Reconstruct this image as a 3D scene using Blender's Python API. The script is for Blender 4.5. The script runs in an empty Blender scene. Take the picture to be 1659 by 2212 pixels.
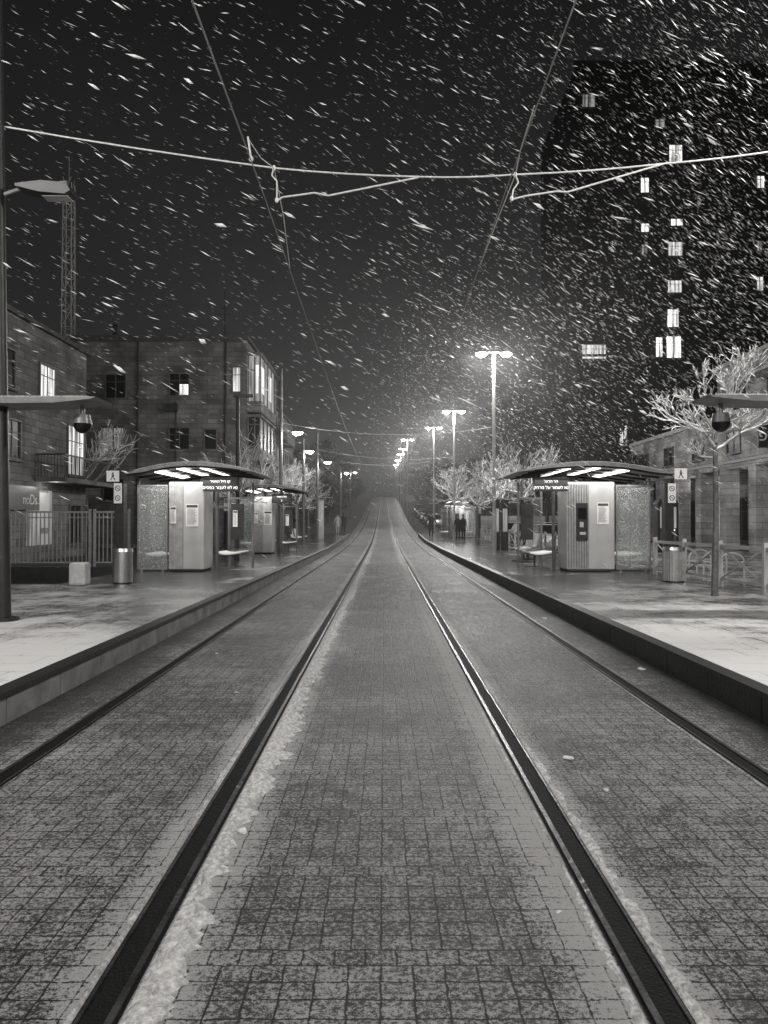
import bpy, math, random
import numpy as np
from mathutils import Vector, Matrix
random.seed(7); np.random.seed(7)
scene=bpy.context.scene
scene.view_settings.view_transform='Standard'
scene.view_settings.look='None'
scene.view_settings.exposure=0
COL=scene.collection

# ------------------------------------------------------------------ terrain
_P=[(-200,0),(40,0),(55,.12),(70,.5),(85,1.1),(100,1.9),(130,3.9),(170,6.5),(210,8.6),(250,9.9),(300,10.3),(400,10.3),(2500,10.3)]
YS=[-60,-40,-20,-10,0,5,10,16.5,20,25,30,35,40]+list(range(45,305,5))+[350,400,600,1000,1600]
def g(y): return float(np.interp(y,[p[0] for p in _P],[p[1] for p in _P]))

# ------------------------------------------------------------------ materials
def nodes(name):
    m=bpy.data.materials.new(name); m.use_nodes=True
    nt=m.node_tree; b=nt.nodes['Principled BSDF']; return m,nt,b
def c4(v,w=1.0):
    if isinstance(v,(tuple,list)): return (*v,1)
    return (v*1.0,v*.985,v*.96,1)
def mat(name,v,rough=.6,metal=0,var=.25,scale=6,bump=.15,emis=0,snow=0,v2=None,spec=.5):
    m,nt,b=nodes(name); N=nt.nodes; L=nt.links
    tc=N.new('ShaderNodeTexCoord'); nz=N.new('ShaderNodeTexNoise'); nz.inputs['Scale'].default_value=scale; nz.inputs['Detail'].default_value=6
    L.new(tc.outputs['Object'],nz.inputs['Vector'])
    cr=N.new('ShaderNodeValToRGB'); cr.color_ramp.elements[0].position=.3; cr.color_ramp.elements[1].position=.7
    cr.color_ramp.elements[0].color=c4(v*(1-var)); cr.color_ramp.elements[1].color=c4(v2 if v2 else min(1,v*(1+var)))
    L.new(nz.outputs['Fac'],cr.inputs['Fac'])
    out=cr.outputs['Color']
    if snow>0:
        ge=N.new('ShaderNodeNewGeometry'); sx=N.new('ShaderNodeSeparateXYZ'); L.new(ge.outputs['Normal'],sx.inputs[0])
        mr=N.new('ShaderNodeMapRange'); mr.inputs['From Min'].default_value=1-snow; mr.inputs['From Max'].default_value=1-snow+.35
        n2=N.new('ShaderNodeTexNoise'); n2.inputs['Scale'].default_value=9; L.new(tc.outputs['Object'],n2.inputs['Vector'])
        ad=N.new('ShaderNodeMath'); ad.operation='ADD'; L.new(sx.outputs['Z'],ad.inputs[0])
        ms=N.new('ShaderNodeMath'); ms.operation='MULTIPLY_ADD'; ms.inputs[1].default_value=.6; ms.inputs[2].default_value=-.3
        L.new(n2.outputs['Fac'],ms.inputs[0]); L.new(ms.outputs[0],ad.inputs[1]); L.new(ad.outputs[0],mr.inputs['Value'])
        mx=N.new('ShaderNodeMix'); mx.data_type='RGBA'; L.new(mr.outputs[0],mx.inputs['Factor']); L.new(out,mx.inputs['A']); mx.inputs['B'].default_value=(.85,.85,.85,1)
        out=mx.outputs['Result']
    L.new(out,b.inputs['Base Color'])
    b.inputs['Roughness'].default_value=rough; b.inputs['Metallic'].default_value=metal; b.inputs['Specular IOR Level'].default_value=spec
    if bump:
        bp=N.new('ShaderNodeBump'); bp.inputs['Strength'].default_value=bump; bp.inputs['Distance'].default_value=.02
        n3=N.new('ShaderNodeTexNoise'); n3.inputs['Scale'].default_value=scale*5; n3.inputs['Detail'].default_value=4; L.new(tc.outputs['Object'],n3.inputs['Vector'])
        L.new(n3.outputs['Fac'],bp.inputs['Height']); L.new(bp.outputs[0],b.inputs['Normal'])
    if emis:
        b.inputs['Emission Color'].default_value=(1,.985,.96,1); b.inputs['Emission Strength'].default_value=emis
    return m

def stone_mat(name,v,bw=.6,rh=.28,axis='Y',bump=.5):
    m,nt,b=nodes(name); N=nt.nodes; L=nt.links
    tc=N.new('ShaderNodeTexCoord'); sx=N.new('ShaderNodeSeparateXYZ'); cb=N.new('ShaderNodeCombineXYZ')
    L.new(tc.outputs['Object'],sx.inputs[0])
    ad=N.new('ShaderNodeMath'); ad.operation='ADD'; L.new(sx.outputs['X'],ad.inputs[0]); L.new(sx.outputs['Y'],ad.inputs[1])
    L.new(ad.outputs[0],cb.inputs['X']); L.new(sx.outputs['Z'],cb.inputs['Y'])
    br=N.new('ShaderNodeTexBrick'); br.inputs['Scale'].default_value=1; br.inputs['Brick Width'].default_value=bw; br.inputs['Row Height'].default_value=rh
    br.inputs['Mortar Size'].default_value=.014; br.inputs['Color1'].default_value=c4(v*.7); br.inputs['Color2'].default_value=c4(v*1.2); br.inputs['Mortar'].default_value=c4(v*.4)
    L.new(cb.outputs[0],br.inputs['Vector'])
    nz=N.new('ShaderNodeTexNoise'); nz.inputs['Scale'].default_value=.7; nz.inputs['Detail'].default_value=8; L.new(tc.outputs['Object'],nz.inputs['Vector'])
    mr=N.new('ShaderNodeMapRange'); mr.inputs['From Min'].default_value=.3; mr.inputs['From Max'].default_value=.7; mr.inputs['To Min'].default_value=.4; mr.inputs['To Max'].default_value=1.3
    L.new(nz.outputs['Fac'],mr.inputs['Value'])
    mx=N.new('ShaderNodeVectorMath'); mx.operation='SCALE'; L.new(br.outputs['Color'],mx.inputs[0]); L.new(mr.outputs[0],mx.inputs['Scale'])
    L.new(mx.outputs[0],b.inputs['Base Color']); b.inputs['Roughness'].default_value=.85
    bp=N.new('ShaderNodeBump'); bp.inputs['Strength'].default_value=bump; bp.inputs['Distance'].default_value=.02; L.new(br.outputs['Fac'],bp.inputs['Height']); bp.invert=True; L.new(bp.outputs[0],b.inputs['Normal'])
    return m

def mathf(N,L):
    def M(op,a,bb=None,c=None,clamp=False):
        n=N.new('ShaderNodeMath'); n.operation=op; n.use_clamp=clamp
        for i,x in enumerate((a,bb,c)):
            if x is None: continue
            if isinstance(x,(int,float)): n.inputs[i].default_value=x
            else: L.new(x,n.inputs[i])
        return n.outputs[0]
    return M
def paving_mat():
    m,nt,b=nodes('wet_sett_paving'); N=nt.nodes; L=nt.links
    M=mathf(N,L)
    tc=N.new('ShaderNodeTexCoord')
    wob=N.new('ShaderNodeTexNoise'); wob.inputs['Scale'].default_value=12; wob.inputs['Detail'].default_value=3; wob.inputs['Roughness'].default_value=.6; L.new(tc.outputs['Object'],wob.inputs['Vector'])
    wv=N.new('ShaderNodeVectorMath'); wv.operation='MULTIPLY_ADD'; L.new(wob.outputs['Color'],wv.inputs[0]); wv.inputs[1].default_value=(.022,.025,0); L.new(tc.outputs['Object'],wv.inputs[2])
    br=N.new('ShaderNodeTexBrick'); br.offset=0.5; br.offset_frequency=7; br.inputs['Scale'].default_value=1
    br.inputs['Brick Width'].default_value=.112; br.inputs['Row Height'].default_value=.098; br.inputs['Mortar Size'].default_value=.006; br.inputs['Mortar Smooth'].default_value=.9
    br.inputs['Color1'].default_value=c4(.022); br.inputs['Color2'].default_value=c4(.075); br.inputs['Mortar'].default_value=c4(.008)
    L.new(wv.outputs[0],br.inputs['Vector'])
    def noise(s,d=5,r=.6):
        n=N.new('ShaderNodeTexNoise'); n.inputs['Scale'].default_value=s; n.inputs['Detail'].default_value=d; n.inputs['Roughness'].default_value=r; L.new(tc.outputs['Object'],n.inputs['Vector']); return n.outputs['Fac']
    fine=noise(48,5,.9); med=noise(7,4); big=noise(.7,4)
    sx=N.new('ShaderNodeSeparateXYZ'); L.new(tc.outputs['Object'],sx.inputs[0])
    ax=M('ABSOLUTE',sx.outputs['X'])
    near=M('ABSOLUTE',M('SUBTRACT',ax,.78)); nearm=M('MULTIPLY_ADD',near,-1/.24,1,clamp=True)
    near2=M('ABSOLUTE',M('SUBTRACT',ax,1.02)); nearm2=M('MULTIPLY_ADD',near2,-1/.12,1,clamp=True)
    edge=M('MULTIPLY_ADD',ax,-1/.4,2.85/.4,clamp=True)
    cov=M('ADD',M('MULTIPLY',nearm,.15),M('MULTIPLY',nearm2,.10))
    cov=M('ADD',cov,M('MULTIPLY_ADD',big,.26,-.11)); cov=M('ADD',cov,M('MULTIPLY_ADD',med,.20,-.10)); cov=M('ADD',cov,M('MULTIPLY_ADD',edge,.10,-.10))
    joint=M('MULTIPLY',br.outputs['Fac'],-.12)
    tot=M('ADD',M('ADD',fine,cov),joint)
    sn=N.new('ShaderNodeMapRange'); sn.inputs['From Min'].default_value=.495; sn.inputs['From Max'].default_value=.565; L.new(tot,sn.inputs['Value'])
    mx=N.new('ShaderNodeMix'); mx.data_type='RGBA'; L.new(sn.outputs[0],mx.inputs['Factor']); L.new(br.outputs['Color'],mx.inputs['A']); mx.inputs['B'].default_value=c4(.55)
    L.new(mx.outputs['Result'],b.inputs['Base Color'])
    rr=N.new('ShaderNodeMapRange'); rr.inputs['To Min'].default_value=.45; rr.inputs['To Max'].default_value=.9; L.new(sn.outputs[0],rr.inputs['Value']); L.new(rr.outputs[0],b.inputs['Roughness'])
    b.inputs['Specular IOR Level'].default_value=.32
    h=M('ADD',M('MULTIPLY',br.outputs['Fac'],-.8),M('MULTIPLY',fine,2.6)); h=M('ADD',h,M('MULTIPLY',sn.outputs[0],.5))
    bp=N.new('ShaderNodeBump'); bp.inputs['Strength'].default_value=1; bp.inputs['Distance'].default_value=.02; L.new(h,bp.inputs['Height']); L.new(bp.outputs[0],b.inputs['Normal'])
    return m

def platform_mat(name,base=.17,snowv=.6,slab=.4,y0=9.,y1=19.,bias=0.0):
    m,nt,b=nodes(name); N=nt.nodes; L=nt.links
    M=mathf(N,L)
    tc=N.new('ShaderNodeTexCoord'); sx=N.new('ShaderNodeSeparateXYZ'); L.new(tc.outputs['Object'],sx.inputs[0])
    br=N.new('ShaderNodeTexBrick'); br.inputs['Scale'].default_value=1; br.offset=.5
    br.inputs['Brick Width'].default_value=slab*1.5; br.inputs['Row Height'].default_value=slab; br.inputs['Mortar Size'].default_value=.008
    br.inputs['Color1'].default_value=c4(base*.7); br.inputs['Color2'].default_value=c4(base*1.2); br.inputs['Mortar'].default_value=c4(base*.3)
    L.new(tc.outputs['Object'],br.inputs['Vector'])
    def noise(s,d=5,r=.6):
        n=N.new('ShaderNodeTexNoise'); n.inputs['Scale'].default_value=s; n.inputs['Detail'].default_value=d; n.inputs['Roughness'].default_value=r; L.new(tc.outputs['Object'],n.inputs['Vector']); return n.outputs['Fac']
    fine=noise(45,5,.9); med=noise(2.2,6,.7); big=noise(.45,3)
    yy=N.new('ShaderNodeMapRange'); yy.inputs['From Min'].default_value=y0; yy.inputs['From Max'].default_value=y1; yy.inputs['To Min'].default_value=.10; yy.inputs['To Max'].default_value=-.13; L.new(sx.outputs['Y'],yy.inputs['Value'])
    t=M('ADD',M('MULTIPLY',fine,.55),M('MULTIPLY',med,.45)); t=M('ADD',t,yy.outputs[0]); t=M('ADD',t,M('MULTIPLY_ADD',big,.7,-.35+bias)); t=M('ADD',t,M('MULTIPLY',br.outputs['Fac'],-.10))
    sn=N.new('ShaderNodeMapRange'); sn.inputs['From Min'].default_value=.46; sn.inputs['From Max'].default_value=.62; L.new(t,sn.inputs['Value'])
    mx=N.new('ShaderNodeMix'); mx.data_type='RGBA'; L.new(sn.outputs[0],mx.inputs['Factor']); L.new(br.outputs['Color'],mx.inputs['A']); mx.inputs['B'].default_value=c4(snowv)
    L.new(mx.outputs['Result'],b.inputs['Base Color'])
    rr=N.new('ShaderNodeMapRange'); rr.inputs['To Min'].default_value=.15; rr.inputs['To Max'].default_value=.85; L.new(sn.outputs[0],rr.inputs['Value']); L.new(rr.outputs[0],b.inputs['Roughness'])
    bp=N.new('ShaderNodeBump'); bp.inputs['Strength'].default_value=.5; bp.inputs['Distance'].default_value=.01; L.new(fine,bp.inputs['Height']); L.new(bp.outputs[0],b.inputs['Normal'])
    return m

def lit_mat(name,st,pat=True,sc=5):
    m,nt,b=nodes(name); N=nt.nodes; L=nt.links
    b.inputs['Base Color'].default_value=(.1,.1,.1,1); b.inputs['Emission Color'].default_value=(1,.985,.96,1)
    if pat:
        tc=N.new('ShaderNodeTexCoord'); mp=N.new('ShaderNodeMapping'); mp.inputs['Scale'].default_value=(sc,sc,.4); nz=N.new('ShaderNodeTexNoise'); nz.inputs['Scale'].default_value=1; nz.inputs['Detail'].default_value=3
        L.new(tc.outputs['Object'],mp.inputs[0]); L.new(mp.outputs[0],nz.inputs['Vector'])
        mr=N.new('ShaderNodeMapRange'); mr.inputs['From Min'].default_value=.35; mr.inputs['From Max'].default_value=.65; mr.inputs['To Min'].default_value=st*.2; mr.inputs['To Max'].default_value=st*1.3
        L.new(nz.outputs['Fac'],mr.inputs['Value']); L.new(mr.outputs[0],b.inputs['Emission Strength'])
    else: b.inputs['Emission Strength'].default_value=st
    return m

def glass_mat(name,snow=0.0):
    m,nt,b=nodes(name); N=nt.nodes; L=nt.links; out=N['Material Output']
    tr=N.new('ShaderNodeBsdfTransparent'); tr.inputs[0].default_value=(.86,.88,.87,1)
    gl=N.new('ShaderNodeBsdfGlossy'); gl.inputs['Roughness'].default_value=.04
    mx=N.new('ShaderNodeMixShader'); mx.inputs[0].default_value=.1; L.new(tr.outputs[0],mx.inputs[1]); L.new(gl.outputs[0],mx.inputs[2])
    o=mx.outputs[0]
    if snow>0:
        tc=N.new('ShaderNodeTexCoord'); n1=N.new('ShaderNodeTexNoise'); n1.inputs['Scale'].default_value=24; n1.inputs['Detail'].default_value=4; n1.inputs['Roughness'].default_value=.65; L.new(tc.outputs['Object'],n1.inputs['Vector'])
        mr=N.new('ShaderNodeMapRange'); mr.inputs['From Min'].default_value=.58; mr.inputs['From Max'].default_value=.64; mr.inputs['To Max'].default_value=.8; mr.inputs['To Min'].default_value=.17; L.new(n1.outputs['Fac'],mr.inputs['Value'])
        df=N.new('ShaderNodeBsdfDiffuse'); df.inputs[0].default_value=(.8,.8,.79,1); tl=N.new('ShaderNodeBsdfTranslucent'); tl.inputs[0].default_value=(.8,.8,.79,1)
        m2=N.new('ShaderNodeMixShader'); L.new(df.outputs[0],m2.inputs[1]); L.new(tl.outputs[0],m2.inputs[2])
        m3=N.new('ShaderNodeMixShader'); L.new(mr.outputs[0],m3.inputs[0]); L.new(o,m3.inputs[1]); L.new(m2.outputs[0],m3.inputs[2]); o=m3.outputs[0]
    L.new(o,out.inputs['Surface']); return m

def flake_mat():
    m,nt,b=nodes('snowflake_ice'); N=nt.nodes; L=nt.links; out=N['Material Output']
    df=N.new('ShaderNodeBsdfDiffuse'); df.inputs[0].default_value=(.95,.95,.94,1); tl=N.new('ShaderNodeBsdfTranslucent'); tl.inputs[0].default_value=(.95,.95,.94,1)
    m2=N.new('ShaderNodeMixShader'); m2.inputs[0].default_value=.45; L.new(df.outputs[0],m2.inputs[1]); L.new(tl.outputs[0],m2.inputs[2]); L.new(m2.outputs[0],out.inputs['Surface']); return m

PAVE=paving_mat()
PLAT=platform_mat('snow_dusted_platform',base=.09,snowv=.58)
SIDE=platform_mat('snow_dusted_asphalt',base=.06,snowv=.5,slab=9,y0=60,y1=200,bias=-.08)
GROUND=mat('dark_earth',.03,.9,var=.5,scale=.8,bump=.4)
DARK=mat('dark_painted_metal',.025,.45,.3,bump=.05,snow=.0)
BLACK=mat('black_rubber',.008,.5,0,bump=.05)
STEELD=mat('wet_groove_iron',.004,.7,.0,scale=15,bump=.5,spec=.12)
RAIL=mat('worn_rail_steel',.06,.35,.6,var=.6,scale=5,bump=.4)
STEEL=mat('brushed_steel',.5,.3,.9,var=.15,scale=8,bump=.05)
GALV=mat('galvanised_metal',.24,.45,.5,var=.2,scale=10,bump=.05,snow=.1)
RIME=mat('snow_coated_cable',.55,.8,0,var=.2,scale=20,bump=.3)
WIRE=mat('copper_contact_wire',.25,.6,.2,var=.2,scale=4,bump=0)
LGREY=mat('light_grey_enamel',.42,.4,.1,var=.12,scale=2,bump=.03)
MGREY=mat('mid_grey_enamel',.13,.4,.3,var=.15,scale=5,bump=.03)
WHITE=mat('white_moulded_seat',.8,.35,0,var=.05,scale=3,bump=.02)
ROOFM=mat('canopy_metal',.2,.4,.4,var=.2,bump=.05,snow=.1)
SNOW=mat('fresh_snow',.7,.85,0,var=.1,scale=30,bump=.9)
SNOWG=mat('grey_slush_snow',.58,.85,0,var=.45,scale=40,bump=1.0)
KERBM=mat('kerb_concrete',.16,.7,0,var=.45,scale=3,bump=.5)
KERBD=mat('dark_kerb_edge_and_shade',.012,.5,0,var=.4,scale=6,bump=.3)  # dark nosing colour, also used as painted shadow on the right kerb
CONC=mat('pale_concrete',.40,.8,0,var=.15,scale=9,bump=.4,snow=.3)
COPING=mat('dark_roof_coping',.06,.8,0,var=.4,scale=3,bump=.4)
STONE=stone_mat('jerusalem_stone',.17,bw=.7,rh=.3)
STONE2=stone_mat('ashlar_stone',.36,bw=.9,rh=.4)
TOWERM=stone_mat('tower_cladding',.007,bw=1.2,rh=.6)
TBAND=mat('tower_floor_band',.010,.8,0,var=.3,bump=0)
FRAMEM=mat('window_frame',.10,.5,0,bump=0)
WDARK=mat('dark_window_glass',.008,.3,0,var=.2,bump=0,spec=.2)
LIT=lit_mat('lit_room_window',1.0)
LITB=lit_mat('lit_room_window_bright',1.9,sc=3)
LITD=lit_mat('dim_room_window',.28)
LEDM=lit_mat('led_text',2.0,False)
TUBE=lit_mat('canopy_light_tube',3.2,False)
LAMPM=lit_mat('street_lamp_lens',60.0,False)
LAMPS=lit_mat('small_lamp_lens',30.0,False)
LBOX=lit_mat('light_box_face',.75,True,6)
PAPER=mat('printed_paper',.75,.6,0,var=.05,bump=0)
INK=mat('printed_ink',.06,.6,0,bump=0)
INKG=mat('grey_print',.3,.6,0,bump=0)
GLASS=glass_mat('clear_glass'); GLASSS=glass_mat('snow_spattered_glass',.55)
BARK=mat('snowy_bark',.10,.8,0,var=.4,scale=14,bump=.3,snow=.45)
TWIG=mat('snow_laden_twigs',.38,.85,0,var=.5,scale=8,bump=0,snow=1.0)
LEAF=mat('night_foliage',.02,.8,0,var=.6,scale=1.5,bump=0)
FLAKE=flake_mat()
COATD=mat('dark_coat',.010,.8,0,bump=.2); COATL=mat('pale_coat',.4,.8,0,bump=.2); SKIN=mat('skin',.35,.5,0,var=.1,bump=0); HAIR=mat('hair',.02,.6,0,bump=0)
CARP=mat('car_paint_silver',.4,.25,.4,var=.05,bump=0,snow=.8); CARD=mat('car_paint_dark',.05,.25,.4,var=.05,bump=0,snow=.6)

# ------------------------------------------------------------------ builders
def group(name,loc=(0,0,0),rz=0):
    e=bpy.data.objects.new(name,None); e.location=loc; e.rotation_euler=(0,0,rz); e.empty_display_size=.3; COL.objects.link(e); return e
class MB:
    def __init__(s): s.v=[];s.f=[];s.m=[]
    def box(s,x0,x1,y0,y1,z0,z1,m=0):
        n=len(s.v); s.v+=[(x0,y0,z0),(x1,y0,z0),(x1,y1,z0),(x0,y1,z0),(x0,y0,z1),(x1,y0,z1),(x1,y1,z1),(x0,y1,z1)]
        for q in ((3,2,1,0),(4,5,6,7),(0,1,5,4),(1,2,6,5),(2,3,7,6),(3,0,4,7)): s.f.append([n+i for i in q]); s.m.append(m)
        return s
    def quad(s,a,b,c,d,m=0):
        n=len(s.v); s.v+=[a,b,c,d]; s.f.append([n,n+1,n+2,n+3]); s.m.append(m); return s
    def cyl(s,p0,p1,r0,r1=None,n=12,m=0,cap=True):
        r1=r0 if r1 is None else r1
        p0=Vector(p0);p1=Vector(p1);d=(p1-p0).normalized()
        a=d.orthogonal().normalized();b=d.cross(a); k=len(s.v)
        for p,r in((p0,r0),(p1,r1)):
            for i in range(n):
                t=2*math.pi*i/n; s.v.append(tuple(p+(a*math.cos(t)+b*math.sin(t))*r))
        for i in range(n): s.f.append([k+i,k+(i+1)%n,k+n+(i+1)%n,k+n+i]); s.m.append(m)
        if cap: s.f.append([k+i for i in range(n)][::-1]); s.m.append(m); s.f.append([k+n+i for i in range(n)]); s.m.append(m)
        return s
    def path(s,pts,r,n=6,m=0):
        for a,b in zip(pts[:-1],pts[1:]): s.cyl(a,b,r,r,n,m,True)
        return s
    def ell(s,c,rx,ry,rz,nu=14,nv=8,m=0,z0=-1.,z1=1.):
        k=len(s.v); t0=math.asin(z0);t1=math.asin(z1)
        for j in range(nv+1):
            t=t0+(t1-t0)*j/nv
            for i in range(nu):
                a=2*math.pi*i/nu; s.v.append((c[0]+rx*math.cos(t)*math.cos(a),c[1]+ry*math.cos(t)*math.sin(a),c[2]+rz*math.sin(t)))
        for j in range(nv):
            for i in range(nu): s.f.append([k+j*nu+i,k+j*nu+(i+1)%nu,k+(j+1)*nu+(i+1)%nu,k+(j+1)*nu+i]); s.m.append(m)
        s.f.append([k+i for i in range(nu)][::-1]); s.m.append(m); s.f.append([k+nv*nu+i for i in range(nu)]); s.m.append(m)
        return s
    def extr(s,prof,axis,a0,a1,m=0):
        k=len(s.v);n=len(prof)
        for a in(a0,a1):
            for p in prof: s.v.append((a,p[0],p[1]) if axis=='x' else (p[0],a,p[1]))
        for i in range(n): s.f.append([k+i,k+(i+1)%n,k+n+(i+1)%n,k+n+i]); s.m.append(m)
        s.f.append([k+i for i in range(n)][::-1]); s.m.append(m); s.f.append([k+n+i for i in range(n)]); s.m.append(m); return s
    def done(s,name,mats,parent=None,smooth=False,world=True,bevel=0):
        me=bpy.data.meshes.new(name)
        v=s.v
        if parent is not None and world:
            l=parent.location; v=[(a-l[0],b-l[1],c-l[2]) for a,b,c in v]
        me.from_pydata(v,[],s.f)
        if not isinstance(mats,(list,tuple)): mats=[mats]
        for mm in mats: me.materials.append(mm)
        me.polygons.foreach_set('material_index',s.m)
        if smooth: me.polygons.foreach_set('use_smooth',[True]*len(s.f))
        me.update(); me.validate()
        import bmesh
        if len(s.f)<4000:
            bm=bmesh.new(); bm.from_mesh(me); bmesh.ops.recalc_face_normals(bm,faces=bm.faces); bm.to_mesh(me); bm.free()
        o=bpy.data.objects.new(name,me); COL.objects.link(o)
        if parent is not None: o.parent=parent
        if bevel:
            md=o.modifiers.new('bevel','BEVEL'); md.width=bevel; md.segments=2; md.limit_method='ANGLE'
        if smooth:
            try: me.set_sharp_from_angle(angle=math.radians(40))
            except Exception: pass
        return o
def light(name,kind,loc,power,parent=None,size=.2,rot=None,sy=None):
    l=bpy.data.lights.new(name,kind); l.energy=power; l.color=(1,.985,.96)
    if kind=='AREA':
        l.shape='RECTANGLE'; l.size=size; l.size_y=sy or size
    else: l.shadow_soft_size=size
    o=bpy.data.objects.new(name,l); COL.objects.link(o)
    if parent is not None:
        o.parent=parent; loc=tuple(Vector(loc)-parent.location)
    o.location=loc
    if rot: o.rotation_euler=rot
    return o
def text(name,s,loc,size,mat_,parent,rot=(math.pi/2,0,0),align='CENTER'):
    c=bpy.data.curves.new(name,'FONT'); c.body=s; c.size=size; c.align_x=align; c.extrude=.003
    c.materials.append(mat_); o=bpy.data.objects.new(name,c); COL.objects.link(o); o.parent=parent
    o.location=tuple(Vector(loc)-parent.location); o.rotation_euler=rot; return o
def strip(x0,x1,y0,y1,dz,mb=None,m=0):
    mb=mb or MB(); ys=[y0]+[y for y in YS if y0<y<y1]+[y1]
    for a,b in zip(ys[:-1],ys[1:]): mb.quad((x0,a,g(a)+dz),(x1,a,g(a)+dz),(x1,b,g(b)+dz),(x0,b,g(b)+dz),m)
    return mb

# ------------------------------------------------------------------ ground, road, tracks
strip(-900,900,-60,1600,-.06).done('ground',GROUND)
strip(-3.06,3.06,-20,300,0).done('tramway_road',PAVE)
strip(7.35,19.2,-20,300,0.03).done('side_road',SIDE)
for k,xc in enumerate((-2.335,-.9,.9,2.335)):
    sgn=1 if xc in(-2.335,.9) else -1
    grp=group('tram_rail')
    strip(xc-.072,xc+.072,-20,300,.004).done('groove_bed',STEELD,grp)
    def bar(x0,x1,h):
        mb=MB(); ys=[-20]+[y for y in YS if -20<y<300]+[300]
        strip(x0,x1,-20,300,h,mb)
        for a,b in zip(ys[:-1],ys[1:]):
            for x in(x0,x1): mb.quad((x,a,g(a)),(x,b,g(b)),(x,b,g(b)+h),(x,a,g(a)+h))
        return mb
    bar(xc-sgn*.045-.012,xc-sgn*.045+.012,.014).done('running_head',RAIL,grp)
    bar(xc+sgn*.058-.006,xc+sgn*.058+.006,.012).done('guard_lip',RAIL,grp)
def ridge(x,w,h,y0,y1,dens,seed):
    rnd=np.random.RandomState(seed); mb=MB()
    n=int((y1-y0)/.022); nx=11
    def sm(k): return np.convolve(rnd.rand(n+k-1),np.ones(k)/k,'valid')[:n]
    amp=sm(60); fine=sm(3); med=sm(14)
    for i in range(n):
        yy=y0+i*(y1-y0)/(n-1)
        ww=w*(.35+.9*fine[i])*(.3+1.4*med[i])*min(1.25,max(.06,(amp[i]-.5)*7+dens*1.4))
        for j in range(nx):
            t=j/(nx-1); prof=math.sin(math.pi*t)**.6
            z=prof*h*(.25+1.1*rnd.rand())
            mb.v.append((x+t*ww,yy,g(yy)+(z if j not in(0,nx-1) else -.002)+.001))
    for i in range(n-1):
        for j in range(nx-1):
            a=i*nx+j; mb.f.append([a,a+1,a+nx+1,a+nx]); mb.m.append(0)
    return mb
sg=group('snow_ridge')
ridge(-.824,.15,.020,1.2,26,.82,1).done('ridge_inner_left',SNOWG,sg,smooth=True)
ridge(-.976,-.05,.010,1.2,14,.5,2).done('ridge_outer_left',SNOWG,sg,smooth=True)
ridge(.976,.055,.010,1.2,18,.55,4).done('ridge_outer_right',SNOWG,sg,smooth=True)
ridge(.822,-.04,.006,1.2,14,.5,8).done('ridge_inner_right',SNOWG,sg,smooth=True)
ridge(2.255,-.03,.008,3,14,.35,5).done('ridge_far_right',SNOWG,sg,smooth=True)
mb=MB()
rq=random.Random(2)
for (x,y,s_) in ((-.72,3.9,.02),(-.78,2.75,.012),(1.22,5.1,.02),(1.3,4.5,.012),(2.75,8.2,.025),(-1.35,7.1,.014),(2.6,12.5,.03),(.70,3.1,.008),(-.62,5.1,.008),(-2.0,9.2,.014)):
    for _ in range(5):
        q=s_*rq.uniform(.4,1); mb.ell((x+rq.uniform(-1,1)*s_,y+rq.uniform(-1,1)*s_,q*.4),q*rq.uniform(.8,1.5),q,q*.7,7,4)
mb.done('snow_clumps',SNOW)

def platform(sx,name,xin,xout,ywide=None):
    grp=group(name)
    H=.25
    y1=66
    a=sx*xin; b=sx*xout
    top=MB(); 
    strip(min(a,b),max(a,b),-20,y1,H,top)
    if ywide: strip(min(sx*9.6,b),max(sx*9.6,b),-20,16.5,H,top)
    x0,x1=min(a,b),max(a,b)
    top.quad((x0,y1,g(y1)+H),(x1,y1,g(y1)+H),(x1,y1+4,g(y1+4)+.02),(x0,y1+4,g(y1+4)+.02))
    top.done('platform_deck',PLAT,grp)
    sk=MB(); ys=[-20]+[y for y in YS if -20<y<y1]+[y1]
    for p,q in zip(ys[:-1],ys[1:]):
        if not(ywide and p<16.5): sk.quad((b,p,g(p)-.06),(b,q,g(q)-.06),(b,q,g(q)+H),(b,p,g(p)+H))
    if ywide: sk.quad((b,16.5,-.06),(sx*9.6,16.5,-.06),(sx*9.6,16.5,H),(b,16.5,H))
    sk.done('skirt',KERBD,grp)
    kb=MB(); y=-10.
    while y<y1:
        z=g(y+.5)
        kb.box(min(a,a-sx*.06),max(a,a-sx*.06),y+.008,y+.992,z-.02,z+H-.045,0)
        y+=1
    kb.done('kerb_blocks',KERBM if sx<0 else KERBD,grp)  # right kerb face near-black: its shadow is put into the colour
    ed=MB()
    strip(min(a-sx*.075,a+sx*.08),max(a-sx*.075,a+sx*.08),-20,y1,H+.005,ed)
    for p,q in zip(ys[:-1],ys[1:]):
        ed.quad((a-sx*.075,p,g(p)+H-.045),(a-sx*.075,q,g(q)+H-.045),(a-sx*.075,q,g(q)+H+.005),(a-sx*.075,p,g(p)+H+.005))
        ed.quad((a-sx*.0,p,g(p)-.045),(a-sx*.0,q,g(q)-.045),(a,q,g(q)+H),(a,p,g(p)+H))
    ed.done('nosing',KERBD,grp)
    return grp
platform(-1,'tram_platform',3.0,7.0,True)
platform(1,'tram_platform',3.0,7.35)

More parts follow.
